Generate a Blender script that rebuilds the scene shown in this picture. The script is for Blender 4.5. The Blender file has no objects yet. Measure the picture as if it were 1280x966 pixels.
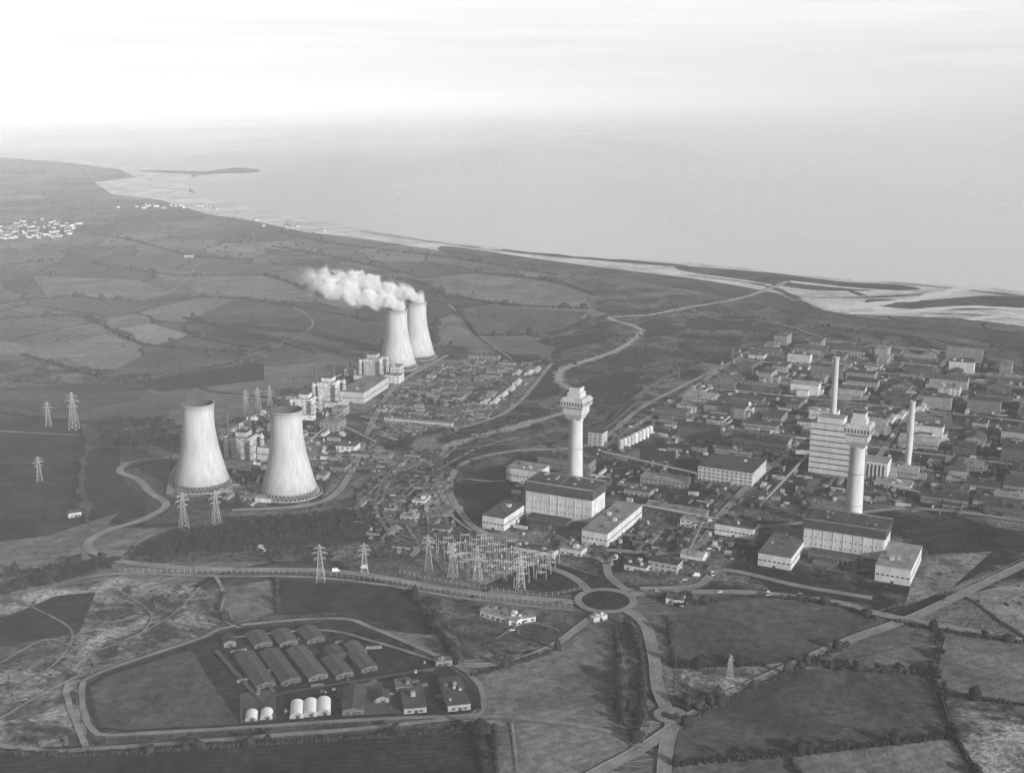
import bpy, math, random
import numpy as np
from mathutils import Vector
random.seed(11); rng=np.random.default_rng(5)
S=bpy.context.scene
# ---------------------------------------------------------------- survey
# aerial survey: camera flown at 390 m; plan positions were measured from the air photo (level ground)
HC=390.0; F=1500.0; P=math.atan(358/1500.0); cp,sp=math.cos(P),math.sin(P)
def G(a,b):
    u=(a-640)/F; v=-(b-483)/F
    t=HC/(sp-v*cp)
    return (u*t,(cp+v*sp)*t)
def HT(a,b,c):
    Y=G(a,b)[1]; v=-(c-483)/F
    return HC+Y/(cp+v*sp)*(v*cp-sp)
def MPP(a,b):
    return (HC/(sp+(b-483)/F*cp))/F
def GP(l): return [G(*p) for p in l]
# ---------------------------------------------------------------- node helpers
class NT:
    def __init__(s,tree): s.t=tree; s.n=tree.nodes; s.l=tree.links
    def new(s,typ,**k):
        nd=s.n.new(typ)
        for a,b in k.items(): setattr(nd,a,b)
        return nd
    def put(s,sock,val):
        if isinstance(val,bpy.types.NodeSocket): s.l.new(val,sock)
        else: sock.default_value=val
    def math(s,op,a,b=0.0,clamp=False,c=None):
        nd=s.new('ShaderNodeMath',operation=op,use_clamp=clamp)
        s.put(nd.inputs[0],a); s.put(nd.inputs[1],b)
        if c is not None: s.put(nd.inputs[2],c)
        return nd.outputs[0]
    def mr(s,v,a,b,c,d,smooth=False):
        nd=s.new('ShaderNodeMapRange'); 
        if smooth: nd.interpolation_type='SMOOTHSTEP'
        s.put(nd.inputs[0],v)
        for i,x in enumerate((a,b,c,d)): s.put(nd.inputs[i+1],x)
        return nd.outputs[0]
    def noise(s,co,scale,detail=4,rough=.55,dist=0):
        nd=s.new('ShaderNodeTexNoise'); s.l.new(co,nd.inputs['Vector'])
        nd.inputs['Scale'].default_value=scale; nd.inputs['Detail'].default_value=detail
        nd.inputs['Roughness'].default_value=rough; nd.inputs['Distortion'].default_value=dist
        return nd.outputs['Fac']
    def mapping(s,co,scale=(1,1,1),rot=0):
        nd=s.new('ShaderNodeMapping'); s.l.new(co,nd.inputs[0])
        nd.inputs['Scale'].default_value=scale; nd.inputs['Rotation'].default_value=(0,0,rot)
        return nd.outputs[0]
def newmat(name):
    m=bpy.data.materials.new(name); m.use_nodes=True
    t=NT(m.node_tree); b=m.node_tree.nodes['Principled BSDF']
    co=t.new('ShaderNodeTexCoord').outputs['Object']
    return m,t,b,co
def solid(name,tone,rough=.8,amt=.18,scale=.3,zs=1.0,rnd=0.0,metal=0,spec=.3):
    m,t,b,co=newmat(name)
    c=t.mapping(co,(1,1,zs))
    v=t.mr(t.noise(c,scale,4,.65),.35,.65,1-amt,1+amt)
    v=t.math('MULTIPLY',v,tone)
    if rnd:
        oi=t.new('ShaderNodeObjectInfo').outputs['Random']
        v=t.math('MULTIPLY',v,t.mr(oi,0,1,1-rnd,1+rnd))
    t.l.new(v,b.inputs['Base Color'])
    b.inputs['Roughness'].default_value=rough; b.inputs['Metallic'].default_value=metal
    b.inputs['Specular IOR Level'].default_value=spec
    return m
def grass(name,tone,a=.35,b_=.25,stripe=None,bump=6.0,s1=.007,s2=.11,extra=0):
    m,t,b,co=newmat(name)
    n1=t.noise(co,s1,8,.72,.6); n2=t.noise(co,s2,4,.80)
    v=t.math('MULTIPLY',t.mr(n1,.40,.60,1-a,1+a),t.mr(n2,.39,.61,1-b_,1+b_))
    v=t.math('MULTIPLY',v,tone*.95)
    if stripe:
        ang,period,amt=stripe
        w=t.new('ShaderNodeTexWave'); w.wave_type='BANDS'; w.bands_direction='X'
        t.l.new(t.mapping(co,(1,1,1),ang),w.inputs[0])
        w.inputs['Scale'].default_value=.314/period; w.inputs['Distortion'].default_value=1.5
        w.inputs['Detail'].default_value=2; w.inputs['Detail Scale'].default_value=.3
        v=t.math('MULTIPLY',v,t.mr(w.outputs['Fac'],0,1,1-amt,1+amt))
    if extra:
        n3=t.noise(co,extra,6,.74,.8)
        v=t.math('MULTIPLY',v,t.mr(n3,.45,.55,.36,1.28))
    t.l.new(v,b.inputs['Base Color']); b.inputs['Roughness'].default_value=1.0
    b.inputs['Specular IOR Level'].default_value=0.05
    bp=t.new('ShaderNodeBump'); bp.inputs['Distance'].default_value=bump; bp.inputs['Strength'].default_value=.8
    hh=t.math('ADD',n1,t.math('MULTIPLY',n2,.16))
    t.l.new(hh,bp.inputs['Height']); t.l.new(bp.outputs[0],b.inputs['Normal'])
    return m
# ---------------------------------------------------------------- mesh helpers
class MB:
    def __init__(s): s.v=[];s.f=[];s.m=[]
    def face(s,pts,m=0):
        i=len(s.v); s.v+=[tuple(p) for p in pts]; s.f.append(list(range(i,i+len(pts)))); s.m.append(m)
    def box(s,x0,x1,y0,y1,z0,z1,m=0,top=None):
        i=len(s.v); s.v+=[(x0,y0,z0),(x1,y0,z0),(x1,y1,z0),(x0,y1,z0),(x0,y0,z1),(x1,y0,z1),(x1,y1,z1),(x0,y1,z1)]
        for k,f in enumerate([(0,3,2,1),(4,5,6,7),(0,1,5,4),(1,2,6,5),(2,3,7,6),(3,0,4,7)]):
            s.f.append([i+j for j in f]); s.m.append(top if (k==1 and top is not None) else m)
    def lathe(s,prof,n,m=0,cx=0,cy=0,cap=True,capm=None):
        i=len(s.v)
        for r,z in prof:
            for k in range(n):
                a=2*math.pi*k/n; s.v.append((cx+r*math.cos(a),cy+r*math.sin(a),z))
        for j in range(len(prof)-1):
            for k in range(n):
                k2=(k+1)%n
                s.f.append([i+j*n+k,i+j*n+k2,i+(j+1)*n+k2,i+(j+1)*n+k]); s.m.append(m)
        if cap:
            j=len(prof)-1; s.f.append([i+j*n+k for k in range(n)]); s.m.append(m if capm is None else capm)
    def beam(s,a,b,w,m=0):
        a=Vector(a);b=Vector(b); d=(b-a)
        if d.length<1e-6:return
        d.normalize(); u=d.cross(Vector((0,0,1)) if abs(d.z)<.9 else Vector((1,0,0))).normalized()*w/2; q=d.cross(u).normalized()*w/2
        i=len(s.v)
        for p in (a,b):
            for e in (u+q,u-q,-u-q,-u+q): s.v.append(tuple(p+e))
        for f in [(0,1,5,4),(1,2,6,5),(2,3,7,6),(3,0,4,7),(0,3,2,1),(4,5,6,7)]:
            s.f.append([i+j for j in f]); s.m.append(m)
    def mesh(s,name,mats,smooth=False):
        me=bpy.data.meshes.new(name); me.from_pydata(s.v,[],s.f)
        for m in mats: me.materials.append(m)
        me.polygons.foreach_set('material_index',s.m)
        if smooth: me.polygons.foreach_set('use_smooth',[True]*len(s.f))
        me.update(); return me
    def obj(s,name,mats,loc=(0,0,0),rot=0,parent=None,smooth=False):
        return put(name,s.mesh(name,mats,smooth),loc,rot,parent)
def put(name,data,loc=(0,0,0),rot=0,parent=None,scale=1):
    o=bpy.data.objects.new(name,data); o.location=loc; o.rotation_euler=(0,0,rot)
    o.scale=(scale,)*3 if not hasattr(scale,'__len__') else scale
    S.collection.objects.link(o)
    if parent: o.parent=parent
    return o
def empty(name,loc,rot=0):
    return put(name,None,loc,rot)
def npmesh(name,V,T,mat,smooth=False):
    me=bpy.data.meshes.new(name); V=np.asarray(V,dtype=np.float32);T=np.asarray(T,dtype=np.int32)
    me.vertices.add(len(V)); me.vertices.foreach_set('co',V.ravel())
    me.loops.add(T.size); me.loops.foreach_set('vertex_index',T.ravel())
    me.polygons.add(len(T)); me.polygons.foreach_set('loop_start',np.arange(0,T.size,3,dtype=np.int32))
    me.materials.append(mat); me.update(calc_edges=True); me.validate(); return me
def catmull(pts,closed=False,n=8):
    P_=[np.array(p,float) for p in pts]; L=len(P_); out=[]
    rngi=range(L if closed else L-1)
    for i in rngi:
        if closed: a,b,c,d=P_[(i-1)%L],P_[i],P_[(i+1)%L],P_[(i+2)%L]
        else: a,b,c,d=P_[max(i-1,0)],P_[i],P_[i+1],P_[min(i+2,L-1)]
        for k in range(n):
            t=k/n; out.append(.5*((2*b)+(-a+c)*t+(2*a-5*b+4*c-d)*t*t+(-a+3*b-3*c+d)*t**3))
    if not closed: out.append(P_[-1])
    return [tuple(p) for p in out]
def sheet(name,px,z,mat,smooth=False,world=False):
    pts=px if world else GP(px)
    if smooth: pts=catmull(pts,True,6)
    me=bpy.data.meshes.new(name); me.from_pydata([(x,y,z) for x,y in pts],[],[list(range(len(pts)))])
    me.materials.append(mat); me.update()
    if me.polygons[0].normal.z<0: me.flip_normals()
    return put(name,me)
def offsets(pts):
    P_=np.array(pts); d=np.gradient(P_,axis=0); d/=np.linalg.norm(d,axis=1)[:,None]+1e-9
    return P_,np.stack([-d[:,1],d[:,0]],1)
def ribbon(mb,pts,o0,o1,z,m=0,z2=None,jit=0):
    P_,N=offsets(pts); z2=z if z2 is None else z2; i=len(mb.v)
    for p,n in zip(P_,N):
        a=p+n*(o0+random.uniform(-jit,jit));b=p+n*(o1+random.uniform(-jit,jit)); mb.v+= [(a[0],a[1],z),(b[0],b[1],z2)]
    for k in range(len(P_)-1):
        mb.f.append([i+2*k+1,i+2*k,i+2*k+2,i+2*k+3]); mb.m.append(m)
def resample(pts,step):
    P_=np.array(pts); d=np.r_[0,np.cumsum(np.linalg.norm(np.diff(P_,axis=0),axis=1))]
    n=max(2,int(d[-1]/step)+1); q=np.linspace(0,d[-1],n)
    return np.stack([np.interp(q,d,P_[:,0]),np.interp(q,d,P_[:,1])],1)
def inpoly(x,y,poly):
    r=False; j=len(poly)-1
    for i in range(len(poly)):
        xi,yi=poly[i];xj,yj=poly[j]
        if (yi>y)!=(yj>y) and x<(xj-xi)*(y-yi)/(yj-yi)+xi: r=not r
        j=i
    return r
# ---------------------------------------------------------------- materials
M_concL=solid('light_concrete',.48,.85,.16,.15,.3)
M_stackc=solid('stack_concrete',.46,.9,.22,.1,.15)
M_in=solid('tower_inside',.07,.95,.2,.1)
M_wallW=solid('white_render',.44,.7,.25,.2,rnd=.3)
M_wallG=solid('grey_cladding',.20,.8,.28,.2,rnd=.4)
M_wallD=solid('dark_brick',.09,.85,.25,.3,rnd=.3)
M_roofL=solid('light_sheet_roof',.18,.7,.32,.12,rnd=.5)
M_roofD=solid('felt_roof',.045,.9,.35,.12,rnd=.4)
M_hut=solid('asbestos_roof',.07,.9,.35,.3,rnd=.2)
M_band=solid('dark_cladding',.05,.7,.2,.1)
M_glass=solid('window_glass',.04,.2,.3,.3,spec=.6)
M_steel=solid('galvanised_steel',.38,.6,.1,.5)
M_dsteel=solid('painted_steel',.07,.6,.2,.5)
M_white=solid('white_paint',.70,.5,.1,.5)
M_road=solid('road_surface',.20,.9,.25,.05)
M_road2=solid('asphalt',.07,.9,.25,.06)
M_track=solid('dirt_track',.20,.95,.4,.05)
M_kerb=solid('kerb_stone',.34,.8,.1,.5)
M_foli=solid('foliage',.024,.9,.5,.25,rnd=.35,spec=.1)
M_bark=solid('bark',.08,.95,.3,1)
M_tyre=solid('tyre',.03,.9,.1,1)
# ---------------------------------------------------------------- world, sun, haze
AZ,EL=-46,18
sv=Vector((math.cos(math.radians(AZ))*math.cos(math.radians(EL)),math.sin(math.radians(AZ))*math.cos(math.radians(EL)),math.sin(math.radians(EL))))
W=bpy.data.worlds.new('World'); S.world=W; W.use_nodes=True
t=NT(W.node_tree); bg=W.node_tree.nodes['Background']
sk=t.new('ShaderNodeTexSky'); sk.sky_type='NISHITA'; sk.sun_disc=False
sk.sun_elevation=math.radians(EL); sk.sun_rotation=math.radians(90-AZ); sk.altitude=0; sk.dust_density=3.0
bw=t.new('ShaderNodeRGBToBW'); t.l.new(sk.outputs[0],bw.inputs[0])
co=t.new('ShaderNodeTexCoord').outputs['Generated']
sx=t.new('ShaderNodeSeparateXYZ'); t.l.new(co,sx.inputs[0])
cl=t.noise(t.mapping(co,(2.2,2.2,45)),1.6,6,.55,.5)
veil=t.math('MULTIPLY',t.mr(sx.outputs[2],.03,.42,1,.04,True),7.3)      # haze veil added to brighten the low sky, ambient light and sea
v=t.math('ADD',bw.outputs[0],veil)
v=t.math('MULTIPLY',v,t.mr(cl,.35,.7,.90,1.04))
t.l.new(v,bg.inputs[0]); bg.inputs[1].default_value=.10
sl=bpy.data.lights.new('sun','SUN'); sl.energy=5.0; sl.angle=math.radians(.5); sl.color=(1,.995,.985)
so=bpy.data.objects.new('sun',sl); S.collection.objects.link(so); so.rotation_euler=sv.to_track_quat('Z','Y').to_euler(); so.location=(500,-500,900)
mb=MB(); mb.box(-70000,70000,-3000,110000,-6,620)
mh=bpy.data.materials.new('haze_air'); mh.use_nodes=True; nt=mh.node_tree; nt.nodes.remove(nt.nodes['Principled BSDF'])
vs=nt.nodes.new('ShaderNodeVolumeScatter'); vs.inputs['Density'].default_value=6.8e-5; vs.inputs['Color'].default_value=(1,1,1,1); vs.inputs['Anisotropy'].default_value=-.29
nt.links.new(vs.outputs[0],nt.nodes['Material Output'].inputs['Volume'])
mb.obj('haze',[mh])
# ---------------------------------------------------------------- ground
m,t,b,co=newmat('farmland')
wn=t.new('ShaderNodeTexNoise'); wn.inputs['Scale'].default_value=.003; wn.inputs['Detail'].default_value=3; t.l.new(co,wn.inputs[0])
vm=t.new('ShaderNodeVectorMath',operation='MULTIPLY_ADD'); t.l.new(wn.outputs['Color'],vm.inputs[0]); vm.inputs[1].default_value=(240,240,0); t.l.new(co,vm.inputs[2])
mp=t.mapping(vm.outputs[0],(1/210,1/330,1),.5)
def voro(feat):
    vo=t.new('ShaderNodeTexVoronoi',feature=feat,voronoi_dimensions='2D'); t.l.new(mp,vo.inputs[0]); vo.inputs['Scale'].default_value=1; vo.inputs['Randomness'].default_value=.8; return vo
vc=t.new('ShaderNodeSeparateColor'); t.l.new(voro('F1').outputs['Color'],vc.inputs[0])
edge=voro('DISTANCE_TO_EDGE').outputs['Distance']
n1=t.noise(co,.0035,8,.66,.6); n2=t.noise(co,.06,4,.75)
v=t.math('MULTIPLY',t.mr(n1,.37,.63,.6,1.4),t.mr(n2,.37,.63,.75,1.25))
v=t.math('MULTIPLY',v,t.mr(vc.outputs[0],0,1,.45,1.55))
v=t.math('MULTIPLY',v,t.mr(edge,.008,.022,.15,1))
v=t.math('MULTIPLY',v,.102)
t.l.new(v,b.inputs['Base Color']); b.inputs['Roughness'].default_value=1; b.inputs['Specular IOR Level'].default_value=.05
bp=t.new('ShaderNodeBump'); bp.inputs['Distance'].default_value=36; bp.inputs['Strength'].default_value=.85
t.l.new(t.math('ADD',n1,t.math('MULTIPLY',n2,.06)),bp.inputs['Height']); t.l.new(bp.outputs[0],b.inputs['Normal'])
sheet('ground',[(-60000,-2000),(60000,-2000),(60000,100000),(-60000,100000)],0,m,world=True)
# sea: sun glitter painted in as base colour lightening to the right
m,t,b,co=newmat('sea_water')
nn=t.noise(t.mapping(co,(1,.45,1),.3),.02,6,.7); nb=t.noise(t.mapping(co,(1,.25,1),.4),.0006,6,.6)
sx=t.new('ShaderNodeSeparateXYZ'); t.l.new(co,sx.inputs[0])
glitter_tone=t.mr(t.math('SUBTRACT',sx.outputs[0],t.math('MULTIPLY',sx.outputs[1],.25)),-3500,1600,.14,.66,True)
t.l.new(t.math('MULTIPLY',t.mr(nb,.3,.7,.87,1.15),glitter_tone),b.inputs['Base Color'])
t.l.new(t.mr(nb,.3,.7,.20,.34),b.inputs['Roughness'])
bp=t.new('ShaderNodeBump'); bp.inputs['Distance'].default_value=1.0; bp.inputs['Strength'].default_value=.35
t.l.new(nn,bp.inputs['Height']); t.l.new(bp.outputs[0],b.inputs['Normal'])
coast=[(-500,165),(-200,180),(0,191),(80,198),(160,206),(215,213),(262,214),(290,210),(322,212),(318,216),(265,218),(240,222),(234,230),(250,244),(300,256),(345,266),(400,276),(450,287),(520,298),(600,308),(680,317),(780,325),(880,331),(960,340),(1050,349),(1150,354),(1230,360),(1290,366),(1500,392),(1900,430)]
cg=GP(coast)
ext=[(60000,cg[-1][1]-1500),(60000,99000),(-60000,99000),(-60000,cg[0][1]+4000)]
fine=catmull(cg,False,5)
fine=[(x+random.uniform(-6,6),y+random.uniform(-14,14)) for x,y in fine]
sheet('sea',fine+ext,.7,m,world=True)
M_sand=grass('beach_sand',.52,.3,.2,bump=.5,s1=.008)
M_shing=grass('shingle_shore',.06,.5,.4,bump=2,s1=.01)
def band(name,line,w0,w1,z,mat):
    mbx=MB(); L=catmull(GP(line),False,8); P_,N=offsets(L)
    for k,(p,n) in enumerate(zip(P_,N)):
        f=k/(len(P_)-1); w=(w0+(w1-w0)*f)*(.55+.9*random.random())
        a=p+n*w*.5;b_=p-n*w*.5; mbx.v+=[(a[0],a[1],z),(b_[0],b_[1],z)]
    for k in range(len(P_)-1): mbx.f.append([2*k+1,2*k+3,2*k+2,2*k]); mbx.m.append(0)
    return mbx.obj(name,[mat])
sheet('beach',[(0,189),(80,196),(160,204),(215,212),(240,214),(236,240),(260,244),(345,262),(450,284),(600,304),(780,322),(960,336),(1150,350),(1280,362),(1500,388),(1500,470),(1280,408),(1200,398),(1120,395),(1040,392),(985,368),(880,352),(760,337),(640,324),(540,312),(450,298),(380,290),(320,277),(260,268),(200,250),(140,243),(118,228),(170,222),(150,212),(80,203),(0,197)],.35,M_sand)
sheet('rock_headland',[(175,213),(250,214.5),(270,213),(292,210),(318,212),(324,214),(305,216),(255,217.5),(205,216.5)],1.2,M_shing,True)
sheet('shingle_bank',[(560,308),(680,325),(780,338),(870,349),(960,365),(1010,383),(1090,398),(1180,405),(1290,420),(1290,440),(1180,418),(1060,405),(980,388),(880,366),(780,350),(670,337),(560,318)],.5,M_shing,True)
sheet('wet_sand',[(850,333),(960,341),(1050,352),(1120,356),(1150,362),(1090,364),(1010,362),(930,350),(860,340)],.55,M_shing,True)
sheet('wet_sand',[(1090,374),(1150,376),(1230,370),(1285,373),(1285,384),(1200,388),(1130,386),(1085,380)],.55,M_shing,True)
sheet('wet_sand',[(640,312),(760,323),(850,331),(850,334),(760,327),(640,316)],.56,M_shing,True)
for ln in [[(700,318),(800,328),(900,338)],[(600,311),(700,321)],[(1000,372),(1080,372),(1160,368)],[(1150,392),(1220,394),(1290,400)],[(1100,352),(1200,362),(1290,372)],[(960,347),(1040,358),(1080,370)],[(450,289),(520,300),(600,310)],[(860,344),(950,356),(1000,374)]]: band('rock_skerry',ln,6,20,.6,M_shing)
mw,t,b,co=newmat('shallow_water'); b.inputs['Base Color'].default_value=(.5,.5,.5,1); b.inputs['Roughness'].default_value=.25
for ln,w in [([(1035,386),(1070,384),(1110,378),(1150,374),(1200,362),(1240,360)],34),([(1060,392),(1130,390),(1210,384),(1290,388)],26),([(985,352),(1060,360),(1140,366)],20),([(1210,400),(1250,396),(1290,400)],20)]:
    band('tidal_channel',ln,w,w,.62,mw)
M_rough=grass('rough_pasture',.095,.5,.4,bump=10,s1=.012,s2=.15,extra=.008)
M_scrub=grass('scrubland',.080,.6,.5,bump=12,s1=.010,s2=.2,extra=.018)
M_dark=grass('dark_pasture',.028,.45,.45,bump=4,s1=.02)
M_mid=grass('pasture',.075,.35,.32,bump=4,s1=.01,stripe=(.4,9,.05))
M_lite=grass('light_pasture',.15,.32,.3,bump=3.5,s1=.012,stripe=(1.1,7,.07))
M_bright=grass('dry_grass',.22,.5,.45,bump=6,s1=.016,s2=.2,extra=.025)
M_plough=grass('ploughed_field',.024,.4,.45,bump=2,s1=.02,stripe=(1.45,5,.2))
M_stub=grass('stubble_field',.24,.2,.2,bump=1,s1=.02,stripe=(.6,14,.2))
M_site=grass('site_ground',.085,.6,.5,bump=.6,s1=.015,s2=.3,extra=.015)
M_yard=grass('gravel_yard',.16,.5,.5,bump=.3,s1=.03,s2=.3)
sheet('scrubland',[(380,640),(470,600),(500,545),(600,530),(650,500),(690,470),(690,440),(740,400),(790,385),(890,372),(980,392),(930,430),(830,470),(760,520),(690,545),(640,580),(585,600),(600,660),(540,690),(440,700),(250,702),(150,700),(215,660),(300,645)],.08,M_scrub,True)
sheet('coastal_grassland',[(760,352),(880,370),(985,392),(1090,410),(1290,445),(1500,500),(1500,800),(1200,640),(1000,420),(930,425),(820,400),(740,385)],.06,M_rough,True)
for k,pl in enumerate([[(675,425),(750,416),(757,426),(700,434)],[(800,404),(830,402),(850,414),(810,420)],[(760,445),(800,440),(820,452),(770,458)],[(500,560),(560,548),(540,580),(500,600)],[(640,470),(690,462),(700,490),(650,500)],[(440,560),(470,555),(490,590),(450,590)],[(560,545),(600,540),(590,560),(540,590)],[(470,610),(505,600),(510,650),(480,680),(462,650)],[(730,475),(800,465),(780,490),(740,500)],[(860,400),(940,395),(930,410),(870,412)],[(250,660),(400,650),(420,675),(260,690)]]): sheet('valley_bank',pl,.12+.01*k,M_dark,True)
fields=[([(835,772),(880,757),(950,748),(1040,758),(1095,775),(1040,802),(1000,825),(955,831),(842,834)],M_mid),
([(843,838),(950,834),(955,842),(905,870),(872,888),(842,872)],M_bright),
([(1005,828),(1060,803),(1120,782),(1174,792),(1166,838),(1100,840)],M_lite),
([(842,905),(900,880),(1000,836),(1100,842),(1165,846),(1190,918),(1100,930),(990,942),(838,955)],M_mid),
([(1182,794),(1280,806),(1420,830),(1420,900),(1280,880),(1175,868),(1170,840)],M_lite),
([(1182,874),(1280,884),(1420,905),(1500,1010),(1240,1010),(1225,966),(1195,918)],M_bright),
([(838,960),(990,946),(1190,924),(1240,1010),(830,1010)],M_lite),
([(590,846),(640,828),(700,808),(738,782),(778,786),(785,850),(783,905),(760,918),(700,912),(640,907),(606,895)],M_lite),
([(-60,926),(0,930),(60,945),(300,935),(600,914),(603,1010),(-100,1010)],M_plough),
([(620,908),(700,910),(770,915),(800,938),(740,966),(690,1010),(622,1010)],M_lite),
([(108,856),(140,840),(250,802),(290,786),(420,777),(470,792),(560,832),(592,856),(600,884),(588,891),(450,897),(300,907),(160,914),(122,911),(108,880)],M_dark),
([(112,858),(142,843),(240,812),(262,850),(300,905),(160,912),(125,909)],M_mid),
([(-60,765),(60,735),(150,722),(250,735),(300,760),(250,795),(140,832),(95,850),(105,890),(110,930),(40,935),(-60,920)],M_bright),
([(-60,780),(10,770),(70,745),(120,740),(100,790),(60,830),(-60,850)],M_rough),
([(255,738),(340,725),(345,765),(290,782),(278,765)],M_lite),
([(350,724),(480,733),(520,742),(545,790),(480,785),(420,770),(348,768)],M_dark),
([(525,745),(640,758),(725,765),(735,770),(690,802),(640,820),(580,825),(575,800)],M_rough),
([(430,772),(480,788),(545,795),(572,828),(540,820),(470,788)],M_lite),
([(-40,420),(0,425),(70,440),(125,470),(60,480),(-40,472)],M_lite),
([(140,413),(185,404),(243,420),(190,433)],M_stub),
([(-40,520),(100,527),(110,560),(100,600),(108,655),(40,675),(-40,680)],M_dark),
([(110,560),(150,560),(150,600),(185,625),(180,645),(115,655),(104,600)],M_plough),
([(-40,485),(100,492),(180,488),(215,500),(210,525),(110,530),(0,515),(-40,515)],M_mid),
([(-40,683),(60,670),(150,640),(125,665),(105,680),(115,700),(60,712),(-40,715)],M_lite),
([(150,470),(300,452),(330,455),(330,475),(200,490)],M_plough),
([(-40,445),(40,445),(120,472),(200,470),(330,447),(330,452),(150,480),(-40,487)],M_rough),
([(385,410),(470,402),(475,430),(330,452),(345,440)],M_mid),
([(520,350),(590,342),(680,352),(735,368),(730,385),(640,380),(560,370)],M_lite),
([(575,392),(640,385),(735,390),(700,415),(600,420)],M_mid),
([(540,402),(572,392),(595,420),(545,430)],M_lite),
([(300,372),(400,378),(470,395),(420,408),(390,440),(300,415),(240,398)],M_mid),
([(180,335),(330,345),(400,370),(330,375),(220,360)],M_lite),
([(40,345),(170,350),(215,365),(180,376),(60,372)],M_lite),
([(190,438),(260,436),(330,446),(200,466),(130,470)],M_mid),
([(330,310),(430,325),(520,345),(420,348),(340,338)],M_rough)]
for k,(pl,mt) in enumerate(fields): sheet('field',pl,.25+.010*k,mt)
sheet('site_ground',[(600,600),(660,560),(740,560),(820,480),(930,430),(1000,420),(1290,455),(1400,500),(1400,700),(1200,745),(1140,772),(1040,752),(940,738),(800,738),(700,700),(600,680)],.65,M_site)
sheet('site_ground',[(345,500),(440,462),(540,430),(690,446),(655,505),(600,520),(500,560),(470,590),(400,630),(300,640),(210,620),(215,570),(280,530)],.66,M_site)
sheet('gravel_yard',[(535,690),(600,676),(720,703),(655,742),(560,722)],.72,M_yard)
lz=.80
for pl in [[(585,592),(640,578),(655,600),(650,640),(600,650),(570,615)],[(752,590),(870,575),(905,600),(890,640),(805,632),(755,615)],[(905,642),(985,570),(1005,580),(1008,640),(985,655)],[(1110,640),(1280,665),(1280,690),(1190,735),(1150,735),(1160,690),(1105,650)],[(1060,730),(1140,765),(1110,760),(960,738),(970,715)],[(800,560),(870,552),(870,575),(800,580)],[(930,500),(960,470),(1000,480),(975,515)],[(1180,560),(1250,570),(1250,600),(1180,590)],[(1190,500),(1290,510),(1290,535),(1190,525)],[(680,700),(790,735),(750,742),(690,745),(600,735)]]:
    sheet('lawn',pl,lz,M_dark); lz+=.01
sheet('rough_ground',[(905,645),(1000,655),(1000,640),(1010,600),(945,598)],.92,M_rough)
sheet('gravel_yard',[(1150,695),(1240,690),(1190,735),(1130,760)],.93,M_yard)
sheet('gravel_yard',[(450,520),(545,455),(620,450),(690,452),(640,512),(575,535)],.74,M_site)
sheet('gravel_yard',[(525,605),(560,600),(568,640),(535,660)],.75,M_stub)
sheet('gravel_yard',[(470,560),(540,548),(560,566),(500,600),(470,640),(440,600)],.76,M_site,True)
river=catmull(GP([(985,352),(930,372),(865,384),(810,394),(762,398),(800,412),(782,432),(745,448),(705,462),(700,478),(722,494),(712,512),(660,530),(600,545),(560,560),(530,585),(480,575),(470,555),(500,540)]),False,12)
river=[tuple(p) for p in resample(river,9)]
M_bank=grass('river_gravel',.19,.5,.4,bump=.5,s1=.03)
mb=MB(); ribbon(mb,river,-8,8,.78,0,jit=5); mb.obj('river_bank',[M_bank])
mdw,t,b,co=newmat('river_water'); b.inputs['Base Color'].default_value=(.14,.14,.14,1); b.inputs['Roughness'].default_value=.3
mb=MB(); ribbon(mb,river,-4,4,.82,0,jit=1.5); mb.obj('river',[mdw])
# ---------------------------------------------------------------- roads
def road(name,px,w,mat=M_road,z=1.0,kerb=True,marks=False,smooth=True,world=False):
    L=px if world else GP(px)
    if smooth: L=catmull(L,False,8)
    L=resample(L,8); mbr=MB(); ribbon(mbr,L,-w/2,w/2,z,0,jit=0 if kerb else w*.1)
    if kerb:
        for s in (-1,1):
            a,b_=(w/2,w/2+.35) if s>0 else (-w/2-.35,-w/2)
            ribbon(mbr,L,a,b_,z+.12,1)
            ribbon(mbr,L,s*w/2,s*w/2+.002*s,z,1,z+.12)
    if marks:
        Q=resample(L,4)
        for i in range(0,len(Q)-1,3):
            p,q=Q[i],Q[i+1]; d=(q-p)/np.linalg.norm(q-p); n=np.array([-d[1],d[0]])*.1
            mbr.face([(*(p-n),z+.01),(*(q-n),z+.01),(*(q+n),z+.01),(*(p+n),z+.01)],2)
    return mbr.obj(name,[mat,M_kerb,M_white])
rz=iter([1.0+.02*i for i in range(200)])
road('road',[(212,573),(165,578),(150,590),(172,600),(190,618),(208,632),(180,650),(135,664),(110,680),(122,694),(160,704),(250,712),(400,714),(480,723),(560,738),(650,748),(735,755)],7,z=next(rz),marks=True)
road('road',[(-60,758),(60,733),(145,718),(260,721),(380,722),(480,732),(560,746),(650,757),(715,764)],4,M_track,z=next(rz),kerb=False)
road('road',[(775,746),(840,742),(940,742),(1040,753),(1105,770),(1180,784),(1290,804),(1400,830)],7.5,z=next(rz),marks=True)
road('road',[(1420,640),(1290,702),(1200,745),(1140,773),(1060,802),(980,838),(900,876),(850,905),(800,938),(740,970),(680,1010)],8,z=next(rz),marks=True)
road('road',[(775,760),(805,780),(817,820),(822,860),(832,885),(840,905),(832,940),(828,1010)],8,z=next(rz),marks=True)
road('road',[(740,745),(720,725),(690,712),(660,705),(640,700)],6,z=next(rz))
road('road',[(785,740),(762,722),(752,700),(700,690),(640,675),(600,665),(575,640),(562,610),(580,580),(640,565),(740,556),(800,512),(860,480),(960,432)],6,z=next(rz))
camp=[(104,852),(140,836),(250,799),(290,784),(420,774),(470,788),(560,828),(597,854),(605,885),(590,895),(450,901),(300,911),(160,919),(118,916),(103,880),(104,852)]
road('road',camp,4,z=next(rz),kerb=False)
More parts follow.
